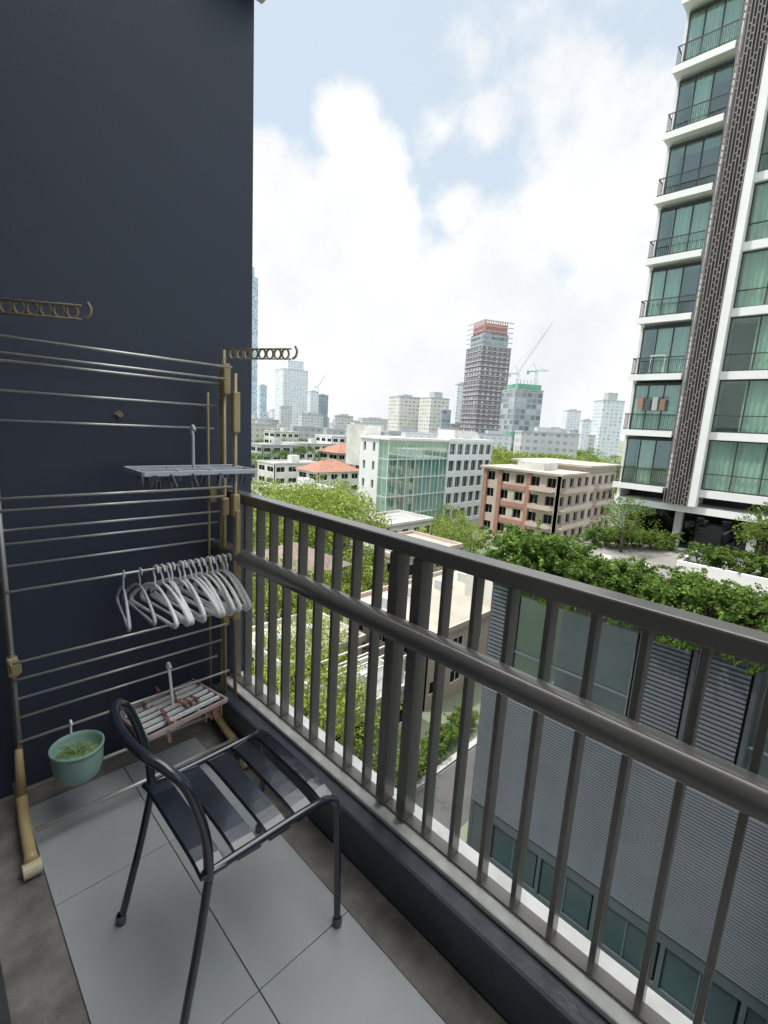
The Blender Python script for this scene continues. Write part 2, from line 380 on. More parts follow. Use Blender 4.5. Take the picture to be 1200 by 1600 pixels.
# ---------------------------------------------------------------- sock dryers
def sock(cx,cy,cz,lx,ly,mf,mc,ztop,label,nc,tilt=0,inner=(0,),wd=.01,rz=0,mi=None,flip=0,mess=0):
    t=thing('clip_hanger',label,'clip hanger',(cx,cy,cz)); t.rotation_euler=(tilt,flip,rz)
    b=MB()
    b.bar((-lx/2,-ly/2,0),(lx/2,-ly/2,0),wd,.018); b.bar((-lx/2,ly/2,0),(lx/2,ly/2,0),wd,.018)
    b.bar((-lx/2,-ly/2,0),(-lx/2,ly/2,0),wd,.016); b.bar((lx/2,-ly/2,0),(lx/2,ly/2,0),wd,.016)
    for k in (-.15,.15): b.bar((lx*k,-ly/2,-.001),(lx*k,ly/2,-.001),wd,.01)
    b.build('frame',mf,t,bevel=.002)
    for i,k in enumerate(inner):
        b=MB(); b.bar((-lx/2+.01,ly*k,.003),(lx/2-.01,ly*k,.003),wd*1.3,.012); b.build('rib',mi or mf,t)
    b=MB(); hz=ztop-cz
    b.tube(cat([(0,0,.0),(0,0,hz*.5),(0,0,hz-.03),(0,.014,hz-.012),(0,.0,hz+.008),(0,-.016,hz-.01)],4),.0065,8); b.build('hook',mi or mf,t,smooth=True)
    cm=None
    for i in range(nc):
        x=(random.random()-.5)*lx; y=random.choice((-.5,-.25,0,.25,.5))*ly
        if cm is None:
            b=MB(); b.bar((0,-.006,0),(0,-.011,-.05),.012,.005,Vector((0,1,0))); b.bar((0,.006,0),(0,.011,-.05),.012,.005,Vector((0,1,0))); b.tube([(0,-.008,-.02),(0,.008,-.02)],.005,8)
            cm=b.build('peg',mc,t); o=cm
        else: o=cm.copy(); col.objects.link(o); o.parent=t
        up=mess and i%4==0
        o.location=(x,y,.016 if up else -.004); o.rotation_euler=(1.5 if up else random.uniform(-.35,.35),random.uniform(-.2,.2),random.uniform(-.3,.3) if up else random.uniform(0,3))
    return t
sock(.80,1.86,1.285,.44,.2,M['greypl'],M['dkpl'],P(0,657,Y=1.9).z,'grey plastic clip hanger with dark pegs hanging from the top tier',20)
sock(.71,1.89,.27,.34,.28,M['pinkpl'],M['redpl'],.46,'pale clip hanger with brown red pegs hanging low behind the chair',40,tilt=-.1,inner=(-.33,-.17,0,.17,.33),wd=.012,rz=.1,mi=M['whitepl'],flip=-.03,mess=1)
# ---------------------------------------------------------------- bowl
bp=P(122,1188,Y=1.84)
t=thing('hanging_planter','mint green bowl planter hanging from the lowest tier of the rack','planter',tuple(bp)); t.scale=(.82,.82,1.08)
b=MB(); b.lathe([(.001,-.062),(.06,-.062),(.085,-.045),(.097,-.01),(.101,.035),(.102,.05),(.106,.052),(.106,.06),(.098,.06),(.095,.045),(.085,0),(.001,-.01)],(0,0,0),40)
b.build('bowl',M['teal'],t,smooth=True)
b=MB(); b.lathe([(.094,.02),(.06,.03),(.02,.026),(.001,.03)],(0,0,0),24); b.build('soil',M['soil'],t,smooth=True)
q=MB(); q.tube(cat([(0,.1,.04),(0,.105,.08),(.0,.1,.11),(0,.08,.1)],4),.005,8); q.build('hook',M['whitepl'],t,smooth=True)
q=MB()
for k in range(10):
    a=random.uniform(0,6.28); r=random.uniform(.02,.09)
    q.tube(cat([(r*.2*math.cos(a),r*.2*math.sin(a),.03),(r*.6*math.cos(a),r*.6*math.sin(a),.05),(r*math.cos(a),r*math.sin(a),.04)],3),.0014,5)
q.build('stems',M['leafB'],t,smooth=True)
# ================================================================ outdoors
b=MB(); b.add([(-400,-6000,G),(9000,-6000,G),(9000,9000,G),(-400,9000,G)],[(0,1,2,3)])
M['ground']=mat('city ground',(.13,.2,.08),.95,var=.3,scale=.02,c2=(.3,.31,.26))
g=struct(b.build('ground',M['ground']))
def sheet(name,mt,x0,x1,y0,y1,dz):
    q=MB(); q.box(x0,x1,y0,y1,G-.2,G+dz); return struct(q.build(name,mt))
sheet('forecourt',M['pave'],0,17.0,-30,12.3,.004)
sheet('court_strip',M['court'],17.1,19.1,-30,10.6,.02)
sheet('road',M['asphalt'],-10,140,12.4,15.8,.008)
sheet('kerb',M['lgrey'],-10,140,15.9,16.3,.12)
sheet('cross_road',M['asphalt'],50,57,16.4,300,.006)
q=MB(); q.bar((17.6,9.2,G+.15),(17.2,5.6,G+.15),.1,.1); tag(q.build('barrier_pole',M['white']),'white pole lying by the green strip below','pole')
# ---------------- foliage
def leaves(b,c,r,n,leaf,flat=1.0):
    for _ in range(n):
        while True:
            d=Vector((random.uniform(-1,1),random.uniform(-1,1),random.uniform(-1,1)))
            if .1<d.length<1: break
        dn=d.normalized(); p=c+Vector((dn.x*r,dn.y*r,dn.z*r*flat))*(.55+.5*random.random())
        nrm=(dn+Vector((random.uniform(-.8,.8),random.uniform(-.8,.8),random.uniform(-.5,.9)))).normalized()
        t=nrm.orthogonal().normalized(); t=Matrix.Rotation(random.uniform(0,6.28),3,nrm)@t; s=nrm.cross(t)
        L=leaf*random.uniform(.6,1.3); W=L*.55
        b.add([p-t*L*.5,p+s*W*.5,p+t*L*.5,p-s*W*.5],[(0,1,2,3)])
def tree_proto(h,w,lm,seed,leaf=.4,ncl=60,per=42,name='tree'):
    random.seed(seed)
    t=bpy.data.objects.new(name,None); col.objects.link(t)
    b=MB(); b.tube([(0,0,0),(.1,.05,h*.2),(0,.1,h*.45),(.1,0,h*.75)],[h*.025,h*.02,h*.015,h*.005],8)
    for k in range(6):
        a=k*1.05+random.random(); z=h*random.uniform(.25,.45)
        b.tube([(0,.05,z),(w*.2*math.cos(a),w*.2*math.sin(a),z+h*.15),(w*.38*math.cos(a),w*.38*math.sin(a),z+h*.28)],[h*.012,h*.008,h*.003],6)
    b.build('trunk',M['trunk'],t,smooth=True)
    b=MB()
    for k in range(ncl):
        a=random.uniform(0,6.28); zz=random.random(); rr=w*.5*math.sqrt(max(.05,1-(zz*1.7-.75)**2))*random.uniform(.35,1)
        c=Vector((rr*math.cos(a),rr*math.sin(a),h*(.32+.6*zz)+random.uniform(-.4,.4)))
        leaves(b,c,w*random.uniform(.09,.17),per,leaf,.75)
    b.build('crown',lm,t)
    return t
TP=[tree_proto(12,10,M['leafA'],1),tree_proto(12,11,M['leafB'],2),tree_proto(12,9,M['leafC'],3),tree_proto(12,12,M['leafB'],4),tree_proto(12,8,M['leafA'],5)]
used=[False]*5; random.seed(21)
def put(k,x,y,h,label,group=None,wx=1.0,z=G,name=None):
    s=h/12.0; sc_=(s*wx,s*wx,s)
    if not used[k]: o=TP[k]; used[k]=True; o.location=(x,y,z); o.scale=sc_; o.rotation_euler=(0,0,random.uniform(0,6))
    else: o=copy_tree(TP[k],(x,y,z),random.uniform(0,6),sc_)
    if 'group' in o: del o['group']
    return tag(o,label,'tree',group)
def hdir(px):
    d=ray(px,665+(px-600)*.0576); d.z=0; return d.normalized()
def trees(n,px0,px1,D0,D1,h0,h1,label,group,ks=(0,1,2,3,4),wx=1.1):
    for i in range(n):
        d=hdir(px0+(px1-px0)*(i+random.random())/n)*random.uniform(D0,D1)
        put(random.choice(ks),d.x,d.y,random.uniform(h0,h1),label,group,wx)
trees(17,395,565,60,95,10,13.5,'bright green tree between the low houses left of the glass building','trees left of the glass building',(1,3,1,0))
trees(20,392,560,27,58,5,8.5,'leafy tree seen through the left railing pickets','trees behind the left pickets',(1,3,3,1))
trees(15,765,960,122,165,15.5,19,'tree in the dense row behind the terracotta building','trees behind the terracotta building',(0,1,3,1))
trees(6,690,765,72,88,6,9.5,'small tree between the glass building and the terracotta building','trees between two mid buildings',(0,1,3))
trees(8,540,720,50,66,5,8,'tree in front of the white glass building','trees in front of the glass building',(1,3,0))
trees(34,388,600,150,420,10,15,'distant tree between far low-rise blocks left','distant trees left of the glass building',(0,2,4),1.5)
trees(18,770,970,190,420,11,16,'distant tree below the far white towers','distant trees right of the red crowned tower',(0,2,4),1.5)
put(1,P(560,1190,Z=G).x,P(560,1190,Z=G).y,5.2,'small bright tree below the left part of the railing',None,1.2)
put(0,P(600,1230,Z=G).x,P(600,1230,Z=G).y,4,'round dark green bush tree beside the road below the railing post',None,1.5)
put(3,P(480,1110,Z=G).x,P(480,1110,Z=G).y,6,'spreading light green tree in the garden below the left pickets',None,1.3)
put(1,P(430,1010,Z=G).x,P(430,1010,Z=G).y,7,'wide bright tree low behind the leftmost pickets',None,1.3)
put(4,P(575,900,Z=G+4).x,P(575,900,Z=G+4).y,8,'narrow tree rising beside the brown roofed house',None,1.1)
# ---------------- generic window / facade
WM={}
def wmesh(w,h,kind,frame,glass):
    k=(round(w,2),round(h,2),kind)
    if k not in WM:
        b=MB(); t=.07
        b.box(-w/2,-w/2+t,-.06,.04,0,h); b.box(w/2-t,w/2,-.06,.04,0,h); b.box(-w/2+t,w/2-t,-.06,.04,0,t); b.box(-w/2+t,w/2-t,-.06,.04,h-t,h); b.box(-.025,.025,-.05,.03,t,h-t)
        o=b.build('window',frame); me=o.data; bpy.data.objects.remove(o)
        b=MB(); b.box(-w/2+t,w/2-t,-.01,.01,t,h-t); o=b.build('pane',glass); m2=o.data; bpy.data.objects.remove(o)
        WM[k]=(me,m2)
    return WM[k]
def grid(root,wallmb,o,ang,L,z0,nb,nf,bw,fh,pw,sh,dep,kind,frame,glass,lowsill=.9,band=None):
    Mx=Matrix.Translation(Vector((o[0],o[1],0)))@Matrix.Rotation(ang,4,'Z')
    old=wallmb.M; wallmb.M=Mx
    for i in range(nb+1):
        x=i*bw; x0=max(0,x-pw/2); x1=min(L,x+pw/2)
        wallmb.box(x0,x1,-dep,0,z0,z0+nf*fh)
    for j in range(nf+1):
        for i in range(nb):
            lo=z0+j*fh-(sh*.35 if j>0 else 0); hi=min(z0+j*fh+sh*.65,z0+nf*fh)
            if hi-lo>.02: wallmb.box(i*bw+pw/2,(i+1)*bw-pw/2,-dep+.02,0,lo,hi)
    wallmb.M=old
    w=bw-pw; h=fh-sh
    me,m2=wmesh(w,h,kind,frame,glass)
    for j in range(nf):
        for i in range(nb):
            a=bpy.data.objects.new('window',me); col.objects.link(a); a.parent=root
            a.matrix_local=Mx@Matrix.Translation(Vector(((i+.5)*bw,-.1,z0+j*fh+sh*.65)))
            p=bpy.data.objects.new('pane',m2); col.objects.link(p); p.parent=a
def house(x,y,w,d,nf,wall,roofkind,label,fh=3.2,bw=2.6,kind='h',frame=None,glass=None,rz=0,roofm=None,z0=0,pw=1.2,sh=1.7,category='house',name='house',sth=True):
    t=thing(name,label,category,(x,y,G+z0),rz); H=nf*fh
    b=MB(); b.box(.2,w-.2,.2,d-.2,0,H-.05); b.build('core',M['core'],t)
    q=MB(); nbx=max(1,int(w/bw)); nby=max(1,int(d/bw))
    grid(t,q,(0,.2),0,w,0,nbx,nf,w/nbx,fh,pw,sh,.2,kind+'x%.2f'%(w/nbx),frame or M['white'],glass or M['gdark'])
    grid(t,q,(.2,d),-math.pi/2,d,0,nby,nf,d/nby,fh,pw,sh,.2,kind+'y%.2f'%(d/nby),frame or M['white'],glass or M['gdark'])
    q.box(.2,w,d-.2,d,0,H); q.box(w-.2,w,0,d-.2,0,H)
    q.build('wall',wall,t)
    r=MB()
    if roofkind=='hip':
        e=.7; rh=min(w,d)*.28; m_=min(w,d)/2
        if w>=d: r1=(m_,d/2,H+rh); r2=(w-m_,d/2,H+rh)
        else: r1=(w/2,m_,H+rh); r2=(w/2,d-m_,H+rh)
        vs=[(-e,-e,H),(w+e,-e,H),(w+e,d+e,H),(-e,d+e,H),r1,r2]
        fs=[(0,1,5,4),(1,2,5),(2,3,4,5),(3,0,4),(3,2,1,0)] if w>=d else [(0,1,4),(1,2,5,4),(2,3,5),(3,0,4,5),(3,2,1,0)]
        r.add(vs,fs); r.build('roof',roofm or M['tileroof'],t)
    else:
        r.box(-.1,w+.1,-.1,d+.1,H+.003,H+.2); r.build('roof',roofm or M['flatroof'],t)
        pz=MB()
        for bx in ((-.1,w+.1,-.1,.1),(-.1,w+.1,d-.1,d+.1),(-.1,.1,.1,d-.1),(w-.1,w+.1,.1,d-.1)): pz.box(*bx,H+.2,H+.6)
        pz.build('parapet',wall,t)
        if sth: q=MB(); q.box(w*.55,w*.55+2.6,d*.5,d*.5+2.4,H+.2,H+2.2); q.build('stair_house',wall,t)
    return t,H
t,H=house(27,21,19,10,2,M['beige'],'flat','long low sandy roofed block beside the hedge below the railing posts',fh=2.9,roofm=M['flatroof'],kind='b',sth=False)
for k in range(2):
    b=MB(); b.box(-1.2,0,1,9,2.9*k+2.5,2.9*k+2.7); b.box(-1.2,-1.1,1,9,2.9*k+2.7,2.9*k+3.3)
    b.build('balcony',M['brownroof'],t)
for k in range(4):
    q=MB(); q.box(2+k*4,3.4+k*4,6.5,7.6,H+.2,H+1.1); q.build('rooftop_unit',M['lgrey'],t,bevel=.03)
b=MB(); b.box(11,18,1,4.5,H+.2,H+2.6); b.build('roof_room',M['white2'],t)
t,H=house(18.2,20,6.4,4.6,1,M['white2'],'flat','old white terraced house with pergola seen between the left pickets',fh=3.6,roofm=M['greyroof'],kind='c',sth=False)
b=MB()
for k in range(4): b.box(.3,6,.6+k*1.0,.7+k*1.0,H+2.2,H+2.3)
for x in (.5,5.6): 
    for y in (.6,3.8): b.box(x-.08,x+.08,y-.08,y+.08,H+.2,H+2.2)
b.build('pergola',M['white2'],t)
for k in range(2):
    q=MB(); q.box(1+k*2.3,1.9+k*2.3,2,2.7,H+.2,H+.95); q.build('rooftop_unit',M['lgrey'],t,bevel=.03)
t,H=house(18,27,8,7,1,M['white2'],'flat','long low pale roofed shed behind the pergola house',fh=4,roofm=M['flatroof'],kind='l',sth=False)
for k in range(2):
    q=MB(); q.box(1.5+k*3,2.7+k*3,3,4,H+.2,H+1.0); q.build('rooftop_unit',M['lgrey'],t,bevel=.03)
house(25,39,9,8,2,M['white2'],'hip','white house with brown hip roof behind the long low pale roofs',roofm=M['brownroof'],kind='d')
house(40,36,12,9,2,M['beige'],'flat','low beige flat roofed house behind the long sandy roofed block',kind='e',roofm=M['flatroof'],sth=False)
house(52,50,11,8,2,M['white2'],'flat','low white house in front of the glass building base',kind='i',roofm=M['greyroof'],sth=False)
def at(px,D): d=hdir(px)*D; return d.x,d.y
for (px,D,w,d,nf,wl,rk_,rm,lab) in (
  (500,120,14,9,3,'white2','hip','tileroof','white house with bright red hip roof above the left trees'),
  (430,135,16,9,3,'white2','flat','greyroof','white flat roofed house just right of the balcony wall'),
  (450,104,14,9,2,'white','flat','greyroof','long white single house half hidden by bright trees'),
  (530,150,14,10,4,'beige','hip','tileroof','beige house with red roof touching the glass building edge'),
  (410,170,16,12,4,'lgrey','flat','greyroof','grey four storey block beside the balcony wall edge'),
  (455,190,26,12,4,'white2','flat','greyroof','wide pale block behind the white flat roofed house'),
  (520,205,30,12,5,'white','flat','greyroof','long white office block behind the red roofed houses'),
  (430,235,14,10,5,'white2','flat','greyroof','pale five storey block under the white left tower')):
    x,y=at(px,D); house(x,y,w,d,nf,M[wl],rk_,lab,kind='k%d'%D,roofm=M[rm],bw=3.5)
def hedge_proto(w,h,lm,leaf,n,seed,sprays=14):
    random.seed(seed); o=bpy.data.objects.new('shrub',None); col.objects.link(o)
    b=MB()
    for k in range(5): 
        a=random.uniform(0,6.28); b.tube([(0,0,0),(w*.15*math.cos(a),w*.15*math.sin(a),h*.4),(w*.3*math.cos(a),w*.3*math.sin(a),h*.8)],[.04,.03,.012],6)
    b.build('stem',M['trunk'],o)
    b=MB()
    for k in range(22):
        c=Vector((random.uniform(-.42,.42)*w,random.uniform(-.42,.42)*w,h*random.uniform(.15,.85)))
        leaves(b,c,w*random.uniform(.12,.22),n,leaf,.9)
    for k in range(sprays):
        a=random.uniform(0,6.28); c=Vector((w*.4*math.cos(a),w*.4*math.sin(a),h*random.uniform(.3,.95))); d=Vector((math.cos(a),math.sin(a),random.uniform(-.4,1.1))).normalized()
        for j in range(6): leaves(b,c+d*(.13*j)-Vector((0,0,.012*j*j)),.09,9,leaf*.95,1)
    b.build('foliage',lm,o); return o
SH=[hedge_proto(1.9,2.0,M['leafH'],.15,100,31),hedge_proto(1.8,2.2,M['leafH'],.16,95,32,20),hedge_proto(2.0,1.7,M['leafA'],.15,95,33)]
us=[False]*3; random.seed(5)
def shrub(k,x,y,z,s,label,group,sz_=1.0):
    if not us[k]: o=SH[k]; us[k]=True; o.location=(x,y,z)
    else: o=copy_tree(SH[k],(x,y,z))
    o.rotation_euler=(0,0,random.uniform(0,6)); o.scale=(s,s,s*sz_)
    if 'group' in o: del o['group']
    return tag(o,label,'shrub',group)
for k in range(9):
    a=k/8; shrub(k%3,20.6+8*a,16.9+1.0*a,G,.8,'dark green clipped shrub in the hedge beside the road','hedge beside the road',.8)
for k in range(8):
    shrub(k%3,12+k*1.1,17.3,G,.7,'low shrub in front of the pergola house','shrubs in front of the pergola house',.8)
# ---------------- glass building
t=thing('glass_office_building','white five storey office building with teal glass corner left of centre','building',(68,66.5,G)); H=19.3
EX=37.5
b=MB(); b.box(.6,19.2,.5,8.2,0,H-.1); b.build('pane_backing',M['sheenback'],t)  # solid block behind the panes, painted pale as their reflection
b=MB(); b.box(19.7,EX-.4,.6,8.2,0,H-.1); b.build('core',M['greycore'],t)
q=MB(); fh=H/5
for j in range(6): q.box(.2,19.28,.2,.49,max(0,j*fh-.2),min(H,j*fh+.25))
q.build('floor_plate',M['white'],t)
q=MB()
grid(t,q,(19.6,.5),0,EX-19.6,0,6,5,(EX-19.6)/6,fh,.75,1.3,.5,'gl1',M['white'],M['gmid'])
q.box(19.3,19.6,-.2,.59,0,H); q.box(EX-.3,EX,.51,8.5,0,H-.01)
grid(t,q,(.5,8.5),-math.pi/2,5.6,0,2,5,2.8,fh,2.0,2.1,.5,'gl2',M['lgrey'],M['gmid'])
q.box(-.3,19.6,-.35,8.5,H+.003,H+.5); q.box(19.61,EX+.1,-.1,8.5,H+.004,H+.7)
q.build('wall',M['white'],t)
me,m2=wmesh(19.3/7-.02,fh-.1,'glc',M['white'],M['gteal'])
for j in range(5):
    for i in range(7):
        a=bpy.data.objects.new('window',me); col.objects.link(a); a.parent=t; a.location=((i+.5)*19.3/7,.05,j*fh+.05)
        p=bpy.data.objects.new('pane',m2); col.objects.link(p); p.parent=a
me,m2=wmesh(2.8,fh-.1,'gld',M['white'],M['gteal'])
for j in range(5):
    a=bpy.data.objects.new('window',me); col.objects.link(a); a.parent=t; a.location=(.05,1.45,j*fh+.05); a.rotation_euler=(0,0,-math.pi/2)
    p=bpy.data.objects.new('pane',m2); col.objects.link(p); p.parent=a
q=MB(); q.box(.8,6,8.6,14,H-6,H+2.6); q.build('stair_tower',M['white2'],t)
q=MB(); q.box(24,33,2,7,H+.7,H+2.6); q.build('roof_block',M['white2'],t)
q=MB()
for k in range(12): q.box(1+k*1.6,1.06+k*1.6,.2,.26,H+.5,H+1.5)
q.box(1,19,.2,.26,H+1.45,H+1.52); q.build('roof_railing',M['lgrey'],t)
for k in range(5):
    q=MB(); q.box(8+k*2.3,9.6+k*2.3,3,4.4,H+.5,H+1.6); q.build('rooftop_unit',M['lgrey'],t,bevel=.05)
# ---------------- terracotta building
t=thing('terracotta_building','beige and terracotta four storey apartment building right of the glass building','building',(88.3,39.9,G)); H=14.4;fh=3.6
b=MB(); b.box(.5,29,.5,16.6,0,H-.1); b.build('core',M['greycore'],t); q=MB()
grid(t,q,(0,.5),0,29.4,0,8,4,29.4/8,fh,1.9,1.7,.5,'t1',M['lgrey'],M['gdark'])
grid(t,q,(.5,17),-math.pi/2,17,0,5,4,3.4,fh,1.5,1.7,.5,'t2',M['lgrey'],M['gdark'])
q.box(29.0,29.4,.5,17,0,H); q.build('wall',M['beige'],t)
for y in (17,13.4,6.8):
    q=MB(); q.box(-.35,-.003,y-.9,y,0,H-.01); q.build('terracotta_pier',M['brickc'],t)
for z in (3.4,7.0,10.6):
    q=MB(); q.box(-.25,-.003,6.9,12.4,z,z+.9); q.build('terracotta_band',M['brickc'],t)
q=MB(); q.box(-.8,12,-.8,17.8,H+.003,H+.45); q.build('roof',M['flatroof'],t)
q=MB(); q.box(12.01,30.2,-.8,17.8,H+1.4,H+1.8); q.build('upper_roof',M['flatroof'],t)
q=MB(); q.box(12.6,29.4,.3,17,H+.005,H+1.4); q.build('attic_storey',M['beige'],t)
q=MB(); q.box(3,9,5,11,H+.45,H+2.0); q.build('roof_block',M['white2'],t)
for j in range(4):
    for (x0,x1) in ((.6,14),(16.5,28.8)):
        q=MB(); q.box(x0,x1,-1.3,-.003,j*fh+.3,j*fh+.5); q.box(x0,x1,-1.3,-1.22,j*fh+.5,j*fh+1.2); q.build('balcony',M['beige'],t)
    q=MB(); q.box(-1.3,-.003,.8,5.6,j*fh+.3,j*fh+.5); q.box(-1.3,-1.22,.8,5.6,j*fh+.5,j*fh+1.2); q.build('balcony',M['beige'],t)
# ---------------- podium
pz=-5.0
t=thing('podium_building','charcoal podium with grey louvre screens and a roof garden across the alley','building',(19.2,0,G),world=True)
b=MB(); b.box(19.6,60,-40,11.2,G,pz-.3); b.build('core',M['core'],t)
b=MB(); b.box(19.15,60,-40,11.45,pz-.3,pz); b.build('roof_deck',M['pave'],t)
b=MB(); b.box(19.32,60,11.2,11.4,G,pz-.301); b.box(19.34,19.6,10.15,11.2,G,pz-.301)
b.box(19.3,19.6,-40,10.15,-10.9,-10.2); b.box(19.3,19.6,-40,10.15,-5.75,-5.301); b.box(19.3,19.6,-40,10.15,-17.9,-17.3)
b.box(19.3,19.6,-40,10.15,G,-19.9)
for k in range(28): y=10.1-1.78*k; b.box(19.26,19.6,y-.09,y+.05,-10.2,-5.75)
for k in range(20): y=10.1-2.6*k; b.box(19.3,19.6,y-.12,y+.05,-19.9,-17.9)
b.build('wall',M['podwall'],t)
q=MB()
for i in range(24): q.box(19.24,19.3,10.2,11.3,-10.15+i*.2,-10.15+i*.2+.13)
q.build('louvre_panel',M['louv'],t)
for k in range(14):
    y1=10.01-1.78*k; y0=y1-1.55
    if k in (0,1,2,5,8,9):
        q=MB(); q.box(19.36,19.42,y0,y0+.05,-10.2,-5.75);q.box(19.36,19.42,y1-.05,y1,-10.2,-5.75);q.box(19.36,19.42,y0+.05,y1-.05,-8.58,-8.5);q.box(19.36,19.42,y0+.05,y1-.05,-10.2,-10.12);q.box(19.36,19.42,y0+.05,y1-.05,-5.83,-5.75)
        w_=q.build('window',M['louv'],t); q=MB(); q.box(19.44,19.46,y0,y1,-10.1,-5.85); q.build('pane',M['gmid'],w_)
        q=MB(); q.box(19.47,19.49,y0+.06,y1-.06,-10.05,-5.9); q.build('pane_backing',M['greycore'],w_)
    else:
        q=MB(); n=24
        for i in range(n):
            z=-10.15+i*(4.35/n); q.box(19.34,19.4,y0,y1,z,z+.1)
        q.build('louvre_panel',M['louv'],t)
        q=MB(); q.box(19.41,19.43,y0,y1,-10.19,-5.76); q.build('louvre_backing',M['louvback'],t)
q=MB(); n=48; H0=-17.3; HH=6.4
for i in range(n):
    z=H0+i*(HH/n); q.box(19.23,19.29,-30,11.3,z+.02,z+.113)
q.build('louvre_screen',M['louv'],t)
q=MB(); q.box(19.3,19.32,-30,11.19,-17.29,-10.91); q.build('louvre_backing',M['louvback'],t)
for k in range(15):
    y=10.1-2.6*k; q=MB(); q.box(19.4,19.43,y-2.45,y-.15,-19.85,-17.95); q.build('window',M['slatepane'],t)
    q=MB(); q.box(19.36,19.46,y-1.33,y-1.27,-19.85,-17.95); q.build('mullion',M['louvback'],t)
b=MB(); b.box(19.12,19.3,-40,11.46,pz,pz+.45); b.box(20.9,21.05,-40,11.2,pz,pz+.45); b.box(19.3,20.9,-40,11.3,pz,pz+.35); b.build('planter',M['podwall'],t)
for k in range(30):
    y=11.0-.68*k
    s=random.uniform(1.0,1.25) if k<4 else random.uniform(.72,1.02)
    shrub(k%2,20.0+random.uniform(-.5,.3),y+random.uniform(-.2,.2),pz+.2,s,'leafy green shrub in the hedge along the podium roof edge','podium roof edge hedge',random.uniform(.75,.92))
for k in range(12):
    y=9.8-1.3*k; shrub(2 if k%3 else 0,20.9+random.uniform(-.2,.3),y,pz+.1,random.uniform(.6,.85),'low shrub in the second row of the podium roof hedge','second row of the podium hedge',.85)
for k in range(26):
    y=11.0-.6*k; shrub(k%2,19.35,y,pz-.65-random.uniform(0,.35),random.uniform(.4,.62),'small plant trailing over the podium roof parapet','plants trailing over the parapet',.9)
b=MB(); b.box(26.8,27.05,-6,5.6,pz,pz+.7); b.box(27.05,31,5.45,5.6,pz,pz+.7); tag(b.build('garden_wall',M['white']),'white low planter wall on the podium terrace near the tower base','garden wall')
for k in range(8): shrub(k%2,27.9,4.8-.9*k,pz+.3,.8,'shrub behind the white terrace planter wall','shrubs behind the white terrace wall',.8)
for k in range(7): shrub(k%3,29.3+k*.5,10.6-.5*k,pz,.75,'shrub at the far end of the terrace before the tower','far terrace shrubs',.8)
put(0,29.2,9.0,3.4,'rounded green tree on the podium terrace in front of the tower base',None,1.1,pz)
put(4,28.8,2.4,4.2,'green tree at the right edge behind the white terrace wall',None,1.0,pz)
for k,(x,y) in enumerate(((23.3,8.2),(23.4,6.4),(23.5,4.6))):
    t2=thing('sun_lounger',('white sun lounger on the terrace nearest the podium corner','white sun lounger in the middle of three on the terrace','white sun lounger farthest right of three on the terrace')[k],'sun lounger',(x,y,pz))
    q=MB(); q.box(-.9,.5,-.3,.3,.28,.36); q.build('seat',M['white'],t2,bevel=.02)
    q=MB(); q.bar((.5,0,.32),(1.05,0,.75),.6,.06); q.build('backrest',M['white'],t2)
    for dx in (-.8,.4):
        for dy in (-.25,.25):
            q=MB(); q.box(dx-.03,dx+.03,dy-.03,dy+.03,0,.28); q.build('leg',M['lgrey'],t2)
# ---------------- tower
t=thing('apartment_tower','tall white apartment tower with green glass, balconies and brown lattice screen','apartment tower',(33,8,pz),world=True)
b=MB(); b.box(35.6,55,-12,11.1,pz+.01,47); b.build('core',M['core'],t)
b=MB(); b.box(33.7,35.6,11.0,11.2,-2.24,47); b.build('end_pier',M['white'],t)
b=MB(); b.box(32.75,33.5,6.42,6.82,-2.2,47); b.box(33.51,35.6,6.6,6.8,-2.2,47); b.build('pier',M['white'],t)
b=MB(); b.box(33.21,35.6,8.12,8.26,-1.3,47); b.build('dividing_wall',M['white'],t)
b=MB(); b.box(33.3,35.6,-12,11.2,-2.65,-2.25); b.build('base_beam',M['white'],t)
for y in (10.6,7.4,3.6,0):
    b=MB(); b.box(33.8,34.2,y-.2,y+.2,pz,-2.66); b.build('base_column',M['lgrey'],t)
for k in range(6):
    y1=10.9-2.2*k; q=MB(); q.box(34.3,34.33,y1-2.1,y1,pz,-2.66); q.build('lobby_window',M['gdark'],t)
q=MB(); q.box(32.2,34,9.2,11.4,-2.95,-2.8); q.build('glass_canopy',M['gteal'],t)
def curtain(y0,y1,z0,z1,x,par,gap=False):
    b=MB(); n=int((y1-y0)/.05); vs=[]
    for i in range(n+1):
        y=y0+(y1-y0)*i/n; xx=x+.06*math.sin(i*1.05)+.03*math.sin(i*.37)
        vs+= [(xx,y,z0),(xx,y,z1)]
    b.add(vs,[(2*i,2*i+1,2*i+3,2*i+2) for i in range(n)]); b.build('curtain',M['curtain'],par)
random.seed(3)
st=3.4
